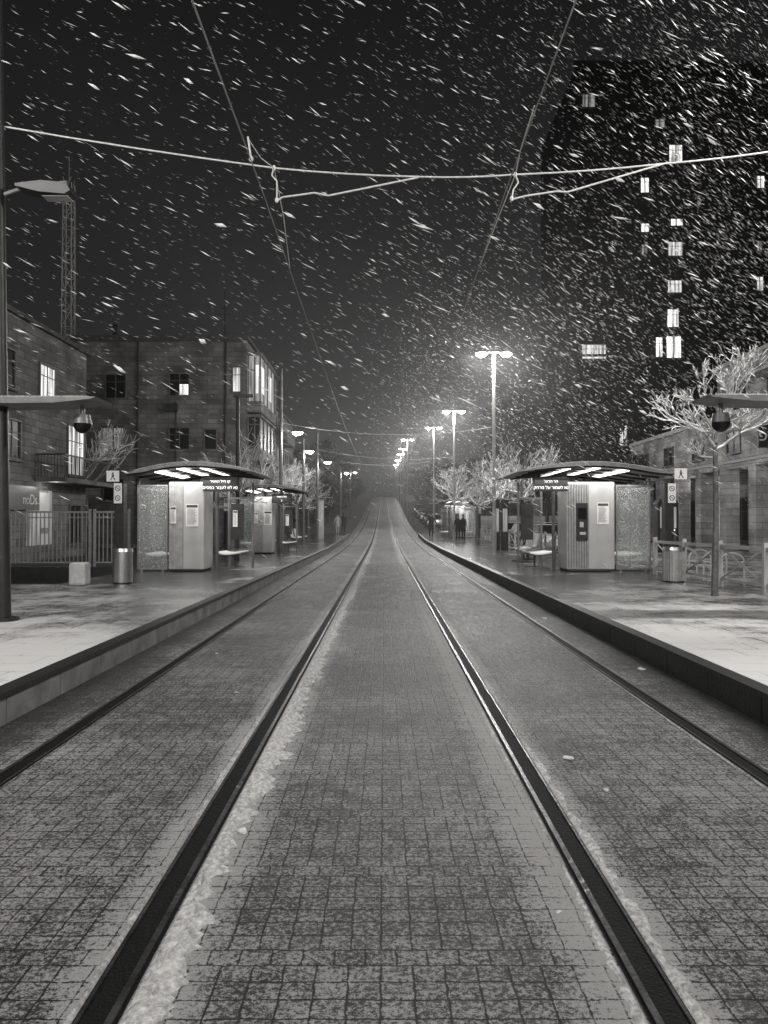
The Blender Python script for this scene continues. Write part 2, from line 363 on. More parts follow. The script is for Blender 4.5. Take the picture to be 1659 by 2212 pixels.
# ------------------------------------------------------------------ overhead wires
og=group('overhead_tram_wire',(0,0,6))
def sag(p,q,s,n=10):
    p=Vector(p);q=Vector(q); return [tuple(p.lerp(q,i/n)-Vector((0,0,s*4*(i/n)*(1-i/n)))) for i in range(n+1)]
for sx in(-1,1):
    ypts=[(-20,6.1),(10.4,5.98),(34,5.55),(60,5.9),(90,7.2),(130,9.6),(200,13.5)]
    mb=MB()
    for (a,za),(b,zb) in zip(ypts[:-1],ypts[1:]): mb.path(sag((sx*1.62,a,za),(sx*1.62,b,zb),.05,6),.009 if a<30 else .014,5)
    mb.done('contact_wire',WIRE,og)
mb=MB()
Y0=10.4
span=[(-5.25,6.98),(-1.5,6.40),(.47,6.28),(1.79,6.31),(3.82,6.46),(5.55,6.67)]
for p,q in zip(span[:-1],span[1:]): mb.path(sag((p[0],Y0,p[1]),(q[0],Y0,q[1]),.02,4),.012,6)
mb.done('span_wire',RIME,og)
mb=MB()
mb.path([(-1.46,Y0,5.95),(-1.38,Y0,6.0),(-1.15,Y0,6.03),(-.95,Y0,6.06),(-.76,Y0,6.02),(.47,Y0,6.27)],.013,6)
mb.path([(1.74,Y0,5.97),(1.95,Y0,6.02),(2.35,Y0,6.08),(2.5,Y0,6.07),(3.82,Y0,6.46)],.013,6)
mb.path([(-1.5,Y0,6.4),(-1.53,Y0,6.3),(-1.46,Y0,6.22),(-1.46,Y0,5.95)],.010,6)
mb.path([(1.79,Y0,6.31),(1.83,Y0,6.2),(1.76,Y0,6.1),(1.74,Y0,5.97)],.010,6)
mb.path([(-1.66,Y0-1.1,6.25),(-1.6,Y0-.5,6.3),(-1.5,Y0,6.4)],.007,5); mb.path([(-1.62,Y0-1.1,6.0),(-1.66,Y0-1.1,6.27)],.012,6)
mb.path([(-1.5,Y0,6.4),(-1.5,Y0+1,6.15),(-1.6,Y0+2.6,5.9)],.007,5)
mb.path([(1.79,Y0,6.31),(1.7,Y0+1,6.1),(1.62,Y0+2.4,5.9)],.007,5); mb.path([(1.79,Y0,6.31),(1.68,Y0-1,6.15),(1.62,Y0-2.2,6.05)],.007,5)
for p in((-1.5,Y0,6.4),(-1.46,Y0,5.96),(1.79,Y0,6.31),(1.74,Y0,5.98),(-1.62,9.3,6.0)): mb.ell(p,.028,.028,.04,8,5)
mb.done('registration_arms',RIME,og)
mb=MB(); mb.path(sag((-4.5,33.5,5.95),(5,34.9,5.95),.45,14),.012,5); mb.path(sag((-4.5,52.6,6.6),(5.2,57,6.5),.4,14),.014,5)
mb.path(sag((-4.6,80,8),(4.8,80,8),.4,10),.016,5)
mb.done('span_wire_far',RIME,og)

# ------------------------------------------------------------------ poles and lamps
def big_pole(x,y,sx,arm):
    gp=group('catenary_pole',(x,y,.25))
    MB().cyl((x,y,.25),(x-sx*.17,y,9.5),.10,.07,20).cyl((x,y,.25),(x,y,.29),.2,.2,20).done('mast',DARK,gp,smooth=True)
    tip=x+sx*arm; prof=[(x-sx*.9,3.19),(x-sx*.5,3.14),(x,3.13),(x+sx*arm*.6,3.14),(tip-sx*.05,3.19),(tip+sx*.01,3.22),(x+sx*arm*.5,3.215),(x-sx*.9,3.215)]
    MB().extr(prof,'y',y-.32,y+.32).done('wing_canopy',ROOFM,gp)
    MB().box(min(x-sx*.8,tip-sx*.1),max(x-sx*.8,tip-sx*.1),y-.28,y+.28,3.222,3.236).done('snow_cap',SNOWG,gp,bevel=.006)
    cx=tip-sx*.28
    MB().cyl((cx,y,3.15),(cx,y,3.0),.03,.03,10).cyl((cx,y,3.02),(cx,y,2.9),.10,.125,18).ell((cx,y,2.9),.12,.12,.13,18,8,1,-1,0).done('dome_camera',[MGREY,WDARK],gp,smooth=True)
    return gp
p1=big_pole(-5.12,10.35,1,1.33)
MB().path([(-5.2,10.35,6.0),(-4.8,10.35,6.14),(-4.3,10.35,6.18)],.025,8).done('lamp_arm',GALV,p1)
MB().extr([(-4.95,6.08),(-4.62,6.0),(-4.28,5.97),(-4.2,6.02),(-4.26,6.13),(-4.6,6.16),(-4.95,6.12)],'y',10.22,10.5).box(-4.6,-4.25,10.26,10.46,5.958,5.966,1).done('lamp_head',[DARK,LGREY],p1,bevel=.02)
p2=big_pole(5.6,10.2,-1,1.4)

def twin_lamp(x,y,h=9.1,arm=.56,power=900,lit=True):
    z=g(y)+.2
    gp=group('street_lamp',(x,y,z)); t=z+h
    mb=MB(); mb.cyl((x,y,z),(x,y,z+1.2),.11,.11,14).cyl((x,y,z+1.2),(x,y,t+.05),.085,.06,14).cyl((x+.0,y-.12,z+3),(x+.0,y-.12,t-.6),.02,.02,8).cyl((x-arm,y,t+.05),(x+arm,y,t+.05),.03,.03,8)
    mb.done('column',LGREY,gp,smooth=True)
    for i,s in enumerate((-1,1)):
        c=(x+s*arm,y,t)
        MB().ell(c,.27,.2,.10,18,6,0,0,1).ell(c,.26,.19,.17,18,6,1,-1,0).done('lamp_head_%d'%(i+1),[GALV,LAMPM if lit else PAPER],gp,smooth=True)
        light('lamp_light_%d'%(i+1),'POINT',(c[0],c[1],c[2]-.27),power,gp,.12)
    return gp
twin_lamp(5.0,34.9,power=1700); twin_lamp(5.2,57,h=9.5,power=1500); twin_lamp(4.8,74,h=9.9,power=1300,arm=.52)
twin_lamp(3.3,108,h=10.7,power=1000,arm=.6); twin_lamp(3.35,134,h=10.2,power=800,arm=.5); twin_lamp(3.3,152,h=9.7,power=700,arm=.45); twin_lamp(3.2,176,h=9.0,power=700,arm=.45); twin_lamp(3.2,205,h=8.6,power=700,arm=.45)
twin_lamp(7.6,8.5,power=1500); twin_lamp(-8.6,3.0,power=1350); twin_lamp(4.8,-9,power=2300); twin_lamp(-4.8,-9,power=2100)
def side_lamp(x,y,z1,ztop,ln=.72,power=300):
    z=g(y)+.25; gp=group('platform_lamp',(x,y,z))
    MB().cyl((x,y,z),(x,y,ztop),.09,.065,12).path([(x,y,z1+.12),(x+ln,y,z1+.1)],.03,8).done('mast',MGREY,gp,smooth=True)
    c=(x+ln,y,z1+.03)
    MB().ell(c,.24,.16,.08,14,5,0,0,1).ell(c,.23,.15,.14,14,5,1,-1,0).done('lamp_head',[MGREY,LAMPS],gp,smooth=True)
    light('lamp_light','POINT',(c[0],c[1],c[2]-.23),power,gp,.1)
    return gp
side_lamp(-4.5,33.5,5.5,8.3,power=280); side_lamp(-4.55,43.4,5.6,6.3,.35,240); side_lamp(-4.6,53,5.75,7.8,.72,240); side_lamp(-4.4,78,6.6,7.2,.6,220); side_lamp(-4.3,98,8.0,8.6,.6,220)
gp=group('platform_post',(-5.15,27,.25))
MB().cyl((-5.15,27,.25),(-5.15,27,6.0),.075,.06,12).box(-5.3,-4.6,26.9,27.1,6.0,6.09).done('mast_and_head',DARK,gp)

# ------------------------------------------------------------------ tram shelters
def pict(gp,cx,y,cz,w,h,kind):
    MB().box(cx-w/2,cx+w/2,y,y+.02,cz-h/2,cz+h/2).done('sign_panel',PAPER,gp)
    mb=MB()
    yy=y-.004
    if kind=='man':
        mb.cyl((cx,yy,cz+h*.26),(cx,yy-.002,cz+h*.26),h*.09,h*.09,12)
        mb.quad((cx-w*.1,yy,cz+h*.15),(cx+w*.12,yy,cz+h*.15),(cx+w*.08,yy,cz-h*.1),(cx-w*.08,yy,cz-h*.1))
        mb.quad((cx-w*.08,yy,cz-h*.1),(cx-w*.01,yy,cz-h*.1),(cx-w*.14,yy,cz-h*.38),(cx-w*.22,yy,cz-h*.38))
        mb.quad((cx+w*.0,yy,cz-h*.1),(cx+w*.08,yy,cz-h*.1),(cx+w*.24,yy,cz-h*.34),(cx+w*.16,yy,cz-h*.38))
    else:
        for k in(-1,1) if h>w*1.6 else(0,):
            c=cz+k*h*.24; r=w*.36; n=20
            for i in range(n):
                a=2*math.pi*i/n;b=2*math.pi*(i+1)/n
                mb.quad((cx+r*math.cos(a),yy,c+r*math.sin(a)),(cx+r*math.cos(b),yy,c+r*math.sin(b)),(cx+r*.72*math.cos(b),yy,c+r*.72*math.sin(b)),(cx+r*.72*math.cos(a),yy,c+r*.72*math.sin(a)))
            q=r*.6; mb.quad((cx-q,yy-.001,c+q*.8),(cx-q*.8,yy-.001,c+q),(cx+q,yy-.001,c-q*.8),(cx+q*.8,yy-.001,c-q))
            mb.box(cx-r*.35,cx+r*.35,yy-.0005,yy+.002,c-r*.1,c+r*.12)
    mb.done('pictogram',INK,gp)
def poster(gp,x0,x1,y,z0,z1,name='notice_poster',dirn=-1):
    MB().box(x0,x1,y+(-.012 if dirn<0 else 0),y+.0,z0,z1).done(name,PAPER,gp)
    mb=MB(); w=x1-x0;h=z1-z0; yy=y-.016
    mb.box(x0+w*.06,x1-w*.06,yy,yy+.002,z1-h*.15,z1-h*.03)
    z=z1-h*.2
    while z>z0+h*.08:
        e=random.uniform(.05,.3); mb.box(x0+w*.1,x1-w*(.08+e),yy,yy+.002,z-h*.022,z,1); z-=h*.052
    mb.done('poster_print',[INK,INKG],gp)
def bench(gp,x0,x1,y0,y1,z,name='bench',sx=1,back=None):
    mb=MB(); n=8; pr=[]
    for i in range(n+1):
        t=i/n; pr.append((x0+(x1-x0)*t, z+.45+.035*(2*t-1)**2*1.2-.01*math.sin(t*6)))
    prof=pr+[(p[0],p[1]-.05) for p in pr[::-1]]
    mb.extr(prof,'y',y0,y1)
    if back: 
        s=back; xx=x1 if s>0 else x0
        mb.extr([(xx-s*.02,z+.47),(xx+s*.02,z+.45),(xx+s*.14,z+.92),(xx+s*.09,z+.93)],'y',y0,y1)
    mb.done(name,WHITE,gp,bevel=.012)
    m2=MB()
    for yy in(y0+.2,y1-.2):
        m2.box((x0+x1)/2-.03,(x0+x1)/2+.03,yy-.03,yy+.03,z,z+.41); m2.box(x0+.05,x1-.05,yy-.03,yy+.03,z+.38,z+.405); m2.box(x0+.08,x1-.08,yy-.04,yy+.04,z+.002,z+.03)
    m2.done(name+'_legs',MGREY,gp)
def shelter(sx,y,xg0,xb0,xb1,xt,xend,led,lit=1.0,sub=None,far=False):
    z=g(y)+.25
    gp=group('tram_shelter',(sx*(xb0+xb1)/2,y,z))
    X=lambda a:sx*a
    L_=3.6
    def arch(t): return 2.60+ .34*math.sin(math.pi*min(1,max(0,(t*.86+.06)))) - .06*t
    n=16; top=[];bot=[]
    for i in range(n+1):
        t=i/n; xx=xt+(xend-xt)*t
        th=.025+.075*min(1,t*3)*min(1,(1-t)*6+.2)
        top.append((X(xx),z+arch(t))); bot.append((X(xx),z+arch(t)-th))
    MB().extr(top+bot[::-1],'y',y-.7,y+L_).done('canopy',ROOFM,gp)
    mb=MB()
    for yy in(y-.62,y+.4,y+1.4,y+2.4,y+3.4):
        for a,b in zip(bot[2:-1],bot[3:]): mb.cyl((a[0],yy,a[1]-.02),(b[0],yy,b[1]-.02),.03,.03,6)
    mb.done('ribs',DARK,gp)
    sn=[(p[0],p[1]+.003) for p in top[1:-1]]; 
    MB().extr(sn+[(p[0],p[1]+.02) for p in sn[::-1]],'y',y-.64,y+L_-.05).done('roof_snow',SNOWG,gp)
    mb=MB(); mh=MB()
    cx=(xb0+xb1)/2
    for i,xx in enumerate((xb1-.12,cx+.02,xb0+.12)):
        for (ya,yb) in((y-.5,y+.3),(y+.5,y+1.3),(y+1.5,y+2.3)):
            aa=xx-.12
            za=z+arch((aa-xt)/(xend-xt))-.16; zb=z+arch((aa+.24-xt)/(xend-xt))-.16
            mb.quad((X(aa),ya,za),(X(aa+.24),ya,zb),(X(aa+.24),yb,zb),(X(aa),yb,za)); mb.quad((X(aa),ya,za+.04),(X(aa+.24),ya,zb+.04),(X(aa+.24),ya,zb),(X(aa),ya,za))
            mh.quad((X(aa-.02),ya-.03,za+.045),(X(aa+.26),ya-.03,zb+.045),(X(aa+.26),yb+.03,zb+.045),(X(aa-.02),yb+.03,za+.045))
    mb.done('light_tubes',TUBE,gp); mh.done('light_housing',MGREY,gp)
    light('canopy_light','AREA',(X(cx-.1),y-.25,z+2.45),30*lit,gp,xend-xt-1.2,None,.7)
    light('canopy_light_inner','AREA',(X(cx+.2),y+1.9,z+2.45),65*lit,gp,xend-xt-1.2,None,2.2)
    a,b=min(X(xb0),X(xb1)),max(X(xb0),X(xb1))
    MB().box(a,b,y,y+1.1,z+.06,z+2.42).box(a+.04,b-.04,y+.04,y+1.06,z,z+.06,1).done('service_cabinet',[LGREY,DARK],gp,bevel=.03)
    mb=MB()
    if sx<0:
        mb.box(a+.38,a+.392,y-.006,y-.002,z+.08,z+2.38,0)
        mb.box(a+.006,a+.37,y-.004,y-.001,z+.08,z+2.38,1)
    else:
        i=a+.04
        while i<a+.56: mb.box(i,i+.022,y-.02,y-.005,z+.1,z+2.36,0); i+=.07
        mb.box(a+.01,a+.58,y-.0045,y-.001,z+.1,z+2.36,1)
        mb.box(a+.59,a+.60,y-.006,y-.002,z+.08,z+2.38,0)
    mb.done('cabinet_joints',[MGREY,INKG],gp)
    if sx<0:
        poster(gp,a+.46,a+.80,y-.004,z+1.22,z+1.82); poster(gp,a+.05,a+.2,y-.008,z+1.3,z+1.75,'timetable')
    else:
        poster(gp,a+.82,a+1.14,y-.004,z+1.28,z+1.86)
        m3=MB(); m3.box(a+.26,a+.56,y-.06,y-.022,z+.85,z+1.85,0); m3.box(a+.30,a+.52,y-.066,y-.061,z+1.42,z+1.72,1); m3.box(a+.34,a+.50,y-.07,y-.061,z+1.0,z+1.07,2); m3.box(a+.34,a+.44,y-.068,y-.061,z+1.2,z+1.34,2)
        m3.done('ticket_machine',[DARK,WDARK,LGREY],gp)
    c,d=min(X(xb0+.03),X(xg0)),max(X(xb0+.03),X(xg0))
    MB().box(c+.03,d-.03,y-.01,y+.002,z+.10,z+2.30).done('windscreen_glass',GLASSS,gp)
    MB().box(c,d,y-.02,y+.02,z+2.30,z+2.34).box(c,d,y-.02,y+.02,z+.06,z+.10).box(c,c+.03,y-.02,y+.02,z+.10,z+2.3).box(d-.03,d,y-.02,y+.02,z+.10,z+2.3).box(c+.1,c+.15,y-.02,y+.02,z,z+.06).box(d-.15,d-.1,y-.02,y+.02,z,z+.06).done('windscreen_frame',STEEL,gp)
    xo=X(xg0-.02)
    MB().box(min(xo,xo+.012),max(xo,xo+.012),y+.1,y+3.4,z+.2,z+2.25).done('back_glass',GLASS,gp)
    MB().box(xo-.025,xo+.025,y+.03,y+.09,z,z+2.5).box(xo-.025,xo+.025,y+1.7,y+1.76,z,z+2.5).box(xo-.025,xo+.025,y+3.4,y+3.46,z,z+2.5).box(xo-.02,xo+.02,y+.09,y+3.4,z+2.255,z+2.3).box(xo-.02,xo+.02,y+.09,y+3.4,z+.15,z+.195).done('back_frame',MGREY,gp)
    la,lb=min(X(xb0+.12),X(xg0-.12)),max(X(xb0+.12),X(xg0-.12))
    MB().box(la,lb,y+3.2,y+3.3,z+.45,z+2.15,1).box(la+.06,lb-.06,y+3.185,y+3.198,z+.55,z+2.05,0).box(la+.14,lb-.2,y+3.178,y+3.184,z+1.2,z+1.8,2).done('light_box_poster',[LBOX,MGREY,INKG],gp)
    e,f=min(X(xt+.65),X(xb1-.05)),max(X(xt+.65),X(xb1-.05)); yy=y+2.9
    MB().box(e,e+.06,yy,yy+.06,z,z+2.55).box(f-.06,f,yy,yy+.06,z,z+2.55).box(e+.06,f-.06,yy,yy+.05,z+2.05,z+2.1).box(e+.06,f-.06,yy,yy+.05,z+.35,z+.4).done('inner_frame',MGREY,gp)
    MB().box(e+.06,f-.06,yy+.02,yy+.03,z+.4,z+2.05).done('inner_glass',GLASS,gp)
    MB().box(e+.1,e+.1+.5*(f-e),yy+.0,yy+.018,z+.8,z+1.9).done('route_map_case',DARK,gp)
    if sx<0: poster(gp,e+.16,e+.3,yy-.002,z+1.2,z+1.7,'route_map')
    MB().cyl((X(xb1-.08),y+1.25,z),(X(xb1-.08),y+1.25,z+2.6),.05,.05,10).cyl((X(xb0),y+3.3,z),(X(xb0),y+3.3,z+2.7),.05,.05,10).done('posts',MGREY,gp)
    q0,q1=min(X(xb0+.1),X(xg0-.1)),max(X(xb0+.1),X(xg0-.1))
    bench(gp,q0-.15*(sx>0),q1+.1*(sx<0),y+.35,y+1.9,z,'seat_bench')
    r0,r1=min(X(xb1-.05),X(xb1-.75)),max(X(xb1-.05),X(xb1-.75))
    bench(gp,r0,r1,y+1.3,y+2.6,z,'platform_bench')
    s0,s1=min(X(xb1-.02),X(xt+.55)),max(X(xb1-.02),X(xt+.55))
    MB().box(s0,s1,y-.25,y-.05,z+2.16,z+2.54).cyl(((s0+s1)/2-.3,y-.15,z+2.54),((s0+s1)/2-.3,y-.15,z+2.66),.015).cyl(((s0+s1)/2+.3,y-.15,z+2.54),((s0+s1)/2+.3,y-.15,z+2.66),.015).done('display_case',DARK,gp,bevel=.02)
    text('display_line_1',led[0][::-1],((s0+s1)/2,y-.256,z+2.39),.10,LEDM,gp); text('display_line_2',led[1][::-1],((s0+s1)/2,y-.256,z+2.22),.115,LEDM,gp)
    k0=X(xg0+.06);k1=X(xg0+.30); k0,k1=min(k0,k1),max(k0,k1)
    MB().box(k0,k1,y-.9,y-.65,z,z+2.35).done('end_column',DARK,gp,bevel=.02)
    if sx<0:
        pict(gp,(k0+k1)/2-.15,y-.95,z+2.52,.32,.28,'man'); pict(gp,(k0+k1)/2-.02,y-.95,z+2.08,.2,.52,'no')
    else:
        pict(gp,(k0+k1)/2+.28,y-.95,z+2.58,.32,.28,'man'); pict(gp,(k0+k1)/2+.05,y-.95,z+2.08,.2,.5,'no')
    return gp
shelter(-1,20.7,6.65,5.80,4.85,3.35,6.75,('קו חיל האוויר','נא לא לעבור בפסים'))
shelter(1,20.7,7.18,6.22,4.92,3.45,7.55,('הר הרצל','נא לשמור על מרחק'))
shelter(-1,32.6,6.3,5.55,4.75,3.35,6.5,('חיל האוויר','3'),.9)
shelter(1,58,6.9,6.1,5.1,3.9,7.1,('הר הרצל','5'),1.8)
for (x,y) in((-5.0,44.5),(-5.0,46.6)):
    gp=group('platform_seat',(x,y,g(y)+.25)); bench(gp,x-.3,x+.3,y-.6,y+.6,g(y)+.25,'seat',back=-1)
gp=group('platform_seat',(-5.9,38.6,.25)); bench(gp,-5.9,-5.3,38,39.2,.25,'seat',back=-1)
for (x,y) in((5.2,28.2),(4.7,26.6)):
    gp=group('platform_seat',(x,y,.25)); bench(gp,x-.3,x+.3,y-.6,y+.6,.25,'seat',back=1)
def pillar(x,y,h=2.9,w=.45,wing=True,litf=True):
    z=g(y)+.25; gp=group('information_pillar',(x,y,z))
    MB().box(x-w/2,x+w/2,y,y+.3,z,z+h).done('case',LGREY if wing else DARK,gp,bevel=.02)
    MB().box(x-w*.34,x+w*.34,y-.012,y-.002,z+.9,z+2.0).done('panel',LITD if litf else PAPER,gp)
    if wing: MB().extr([(x-.75,z+h+.05),(x+.85,z+h+.12),(x+.85,z+h+.15),(x-.75,z+h+.13)],'y',y-.3,y+.6).done('wing_roof',ROOFM,gp)
pillar(-4.65,56,2.9,.5); 
for x,y in((5.35,36.5),(5.8,36.8)): pillar(x,y,2.45,.32,False,True)

def bin_(x,y,r,h,ribs=False):
    z=.25; gp=group('litter_bin',(x,y,z)); mb=MB()
    mb.cyl((x,y,z+.03),(x,y,z+h*.9),r,r,28).cyl((x,y,z+h*.9),(x,y,z+h*.91),r*1.05,r*1.05,28,0).cyl((x,y,z+h*.91),(x,y,z+h),r*1.05,r*.98,28).cyl((x,y,z+.0),(x,y,z+.03),r*.9,r*.9,28,1)
    if ribs:
        for i in range(28):
            a=2*math.pi*i/28; mb.cyl((x+r*1.01*math.cos(a),y+r*1.01*math.sin(a),z+.04),(x+r*1.01*math.cos(a),y+r*1.01*math.sin(a),z+h*.88),.012,.012,6)
    mb.done('drum',[STEEL,BLACK],gp,smooth=True)
    MB().cyl((x,y,z+h+.001),(x,y,z+h+.012),r*.6,r*.6,24).done('opening',BLACK,gp)
bin_(-5.68,16.7,.215,.76); bin_(6.45,17.1,.235,.78,True)
gp=group('concrete_bollard',(-6.42,16.2,.25)); MB().box(-6.6,-6.24,16.05,16.4,.25,.73).done('block',CONC,gp,bevel=.06)

# ------------------------------------------------------------------ fences
gp=group('railing_fence',(-8.6,21,0))
MB().box(-16,-6.95,21.0,21.25,-.06,.36).done('plinth',KERBD,gp)
mb=MB()
for a,b in((-16,-11.6),(-11.55,-8.05),(-7.98,-6.98)):
    mb.box(a,b,21.09,21.14,1.84,1.89); mb.box(a,b,21.09,21.14,.46,.50); mb.box(a,b,21.09,21.14,1.70,1.73)
    for p in(a,b-.06): mb.box(p,p+.06,21.085,21.145,.362,1.95)
    i=a+.14
    while i<b-.08: mb.box(i,i+.022,21.10,21.13,.50,1.84); i+=.115
mb.done('bars',GALV,gp)
def xfence(y0,y1,x=6.95,z=.25):
    gp=group('crossed_rail_fence',(x,(y0+y1)/2,z)); mb=MB(); y=y0
    while y<y1-.1:
        b=min(y+1.9,y1)
        mb.box(x-.045,x+.045,y-.045,y+.045,z,z+.95)
        mb.box(x-.025,x+.025,y+.05,b-.05,z+.80,z+.87); mb.box(x-.02,x+.02,y+.05,b-.05,z+.14,z+.19)
        mb.cyl((x,y+.05,z+.18),(x,b-.05,z+.82),.02,.02,6); mb.cyl((x,y+.05,z+.82),(x,b-.05,z+.18),.02,.02,6)
        mb.cyl((x-.02,(y+b)/2,z+.5),(x+.02,(y+b)/2,z+.5),.07,.07,12)
        y=b
    mb.box(x-.045,x+.045,y1-.045,y1+.045,z,z+.95); mb.done('rails',LGREY,gp)
xfence(6.4,19.7); xfence(25.5,55)
gp=group('cycle_hoops',(8.4,20,.03)); mb=MB()
for i,y in enumerate((19,20.2,21.4,22.6)):
    x=8.3+i*.1; pts=[(x,y,.03),(x,y,.6)]+[(x+.3-.3*math.cos(math.pi*k/8),y,.6+.22*math.sin(math.pi*k/8)) for k in range(1,8)]+[(x+.6,y,.6),(x+.6,y,.03)]
    mb.path(pts,.025,7)
mb.done('hoops',LGREY,gp)
gp=group('advertising_kiosk',(14.8,40,.03))
MB().extr([(14.25,.03),(15.35,.03),(15.35,2.6),(15.2,2.8),(14.8,2.88),(14.4,2.8),(14.25,2.6)],'y',40,40.7).done('shell',DARK,gp,bevel=.02)
MB().box(14.38,15.22,39.985,39.998,1.3,2.4,0).box(14.38,15.22,39.985,39.998,.5,1.1,1).box(14.45,15.15,39.975,39.984,1.15,1.25,2).done('panels',[LITD,MGREY,LIT],gp)

# ------------------------------------------------------------------ buildings
def window(gp,face,a,z0,w,h,mt,mull=1,bars=False,depth=.0,fr=True):
    k,p=face; mb=MB()
    def B(a0,a1,d0,d1,zz0,zz1,m):
        if k=='Y': mb.box(a0,a1,p-d1,p-d0,zz0,zz1,m)
        elif k=='+X': mb.box(p+d0,p+d1,a0,a1,zz0,zz1,m)
        else: mb.box(p-d1,p-d0,a0,a1,zz0,zz1,m)
    B(a,a+w,.002,.02,z0,z0+h,0)
    t=.07
    B(a-t,a,.002,.09,z0-t,z0+h+t,1); B(a+w,a+w+t,.002,.09,z0-t,z0+h+t,1); B(a,a+w,.002,.09,z0+h,z0+h+t,1); B(a-t*2,a+w+t*2,.003,.16,z0-t*2,z0-t,2 if fr else 1); B(a,a+w,.002,.09,z0-t,z0,1)
    for i in range(mull): 
        c=a+w*(i+1)/(mull+1); B(c-.03,c+.03,.021,.05,z0,z0+h,1)
    B(a,a+w,.051,.07,z0+h*.68,z0+h*.68+.04,1)
    if bars:
        i=a+.1
        while i<a+w: B(i,i+.02,.2,.22,z0-.1,z0+h+.1,3); i+=.16
        for q in(z0-.1,z0+h*.5,z0+h+.1): B(a-.05,a+w+.05,.2,.225,q,q+.025,3)
    mb.done('window',[mt,FRAMEM,STONE,DARK],gp)
gp=group('stone_apartment_block',(-13.5,55,0))
MB().box(-19.4,-8.7,48,62,-.1,13.1).done('walls',STONE,gp)
MB().box(-19.6,-8.5,47.8,62.2,13.1,13.3).box(-19.6,-8.5,47.8,48.0,12.95,13.098).done('parapet',COPING,gp)
MB().box(-18,-16.5,52,54,13.3,14.2).cyl((-17.4,49.5,13.3),(-17.4,49.5,14.3),.12).cyl((-17.4,49.5,14.3),(-17.4,49.5,14.45),.2,.05).cyl((-10.4,50,13.3),(-10.4,50,16.8),.05,.025,6).cyl((-10.8,50,15.2),(-10,50,15.2),.02,.02,5).cyl((-10.7,50,15.6),(-10.1,50,15.6),.02,.02,5).done('roof_equipment',DARK,gp)
F=('Y',48)
window(gp,F,-17.4,9.4,1.2,1.45,WDARK); window(gp,F,-13.4,9.55,1.2,1.35,WDARK,1); MB().box(-12.78,-12.26,47.94,47.972,9.6,10.25).done('lit_pane',LITB,gp)
window(gp,F,-17.6,6.2,1.3,1.3,LITD,1,True); window(gp,F,-13.4,6.2,1.2,1.3,WDARK); window(gp,F,-17.5,3.0,1.2,1.3,WDARK); window(gp,F,-13.4,3.0,1.2,1.3,WDARK); window(gp,F,-9.45,9.8,.45,1.5,LIT,0)
window(gp,F,-11.2,6.2,.7,1.2,WDARK,0)
MB().cyl((-15.4,47.9,.2),(-15.4,47.9,12.9),.06).cyl((-9.9,47.9,.2),(-9.9,47.9,12.9),.06).cyl((-13.0,47.92,.2),(-13.0,47.92,9.2),.04).box(-13.6,-12.9,47.6,47.98,8.5,9.0).done('drain_pipes',DARK,gp)
mb=MB().box(-8.698,-7.8,48.6,55,8.6,9.3).box(-8.698,-7.75,48.5,55.1,12.2,12.4).box(-8.698,-7.8,48.6,55,5.6,6.3).box(-8.698,-7.75,48.5,55.1,8.3,8.45)
mb.done('bay_parapets',STONE,gp)
mb=MB()
for z0,z1,m in((9.3,12.2,0),(6.3,8.3,1)):
    mb.box(-8.69,-7.9,48.7,54.9,z0,z1,m)
    for y in(48.64,50.2,51.8,53.4,54.9): mb.box(-7.9,-7.84,y,y+.08,z0,z1,2)
    for x in(-8.66,-8.25,-7.9): mb.box(x,x+.07,48.62,48.7,z0,z1,2)
    mb.box(-8.6,-7.84,48.64,48.69,(z0+z1)/2+.5,(z0+z1)/2+.56,2)
mb.done('bay_glazing',[LITD,WDARK,FRAMEM],gp)
MB().box(-7.838,-7.83,48.8,50.1,9.9,11.6).box(-7.838,-7.83,52,53.3,9.9,11.6).box(-8.15,-7.95,48.6,48.615,9.8,11.6).done('lit_bay_panes',LIT,gp)
for y in(57,59.5):
    for z0 in(3.2,6.4,9.6): window(gp,('+X',-8.7),y,z0,1.2,1.4,WDARK)
MB().box(-8.69,-7.7,56.4,61,8.6,8.8).box(-7.78,-7.72,56.4,61,8.8,9.7).done('balcony',STONE,gp)
gp=group('stone_terrace_house',(-12.5,69,0))
MB().box(-17,-9.0,62.5,76,-.1,11.0).box(-17.2,-8.8,62.3,76.2,11.0,11.2,1).done('walls',[STONE,COPING],gp)
for y in(64,67,70,73):
    for z0 in(3.4,6.4,8.9): window(gp,('+X',-9.0),y,z0,1.3,1.4,LITD if (y,z0) in((64,6.4),(70,3.4)) else WDARK)
MB().box(-8.99,-8.0,63.5,69,5.6,5.8).box(-8.06,-8.0,63.5,69,5.8,6.6).box(-8.99,-8.0,63.5,69,8.3,8.5).box(-8.06,-8.0,63.5,69,8.5,9.3).done('balconies',STONE,gp)
gp=group('stone_shop_house',(-20,31,0))
MB().box(-26,-15,22,38.6,-.1,10.0).box(-26.2,-14.8,21.8,38.8,10.0,10.2,1).box(-26,-15.6,22,30,10.2,10.9).done('walls',[STONE,COPING],gp)
F=('+X',-15)
window(gp,F,33.3,7.0,1.5,1.5,LIT); window(gp,F,26,7,1.5,1.5,WDARK); window(gp,F,29.6,7,1.4,1.5,WDARK)
window(gp,F,36.3,3.9,1.9,2.3,LIT,3); window(gp,F,30.2,4.2,1.3,1.5,WDARK)
window(gp,F,36.6,.6,1.2,1.8,WDARK)
MB().box(-14.998,-13.7,33.0,39.2,3.35,3.55).done('balcony_slab',STONE,gp)
mb=MB(); i=33.05
while i<39.2: mb.box(-13.78,-13.755,i,i+.025,3.55,4.5); i+=.14
mb.box(-13.8,-13.735,33,39.2,4.5,4.56); i=-14.9
while i<-13.8: mb.box(i,i+.025,33.02,33.045,3.55,4.5); i+=.14
mb.box(-14.99,-13.74,33,33.06,4.5,4.56)
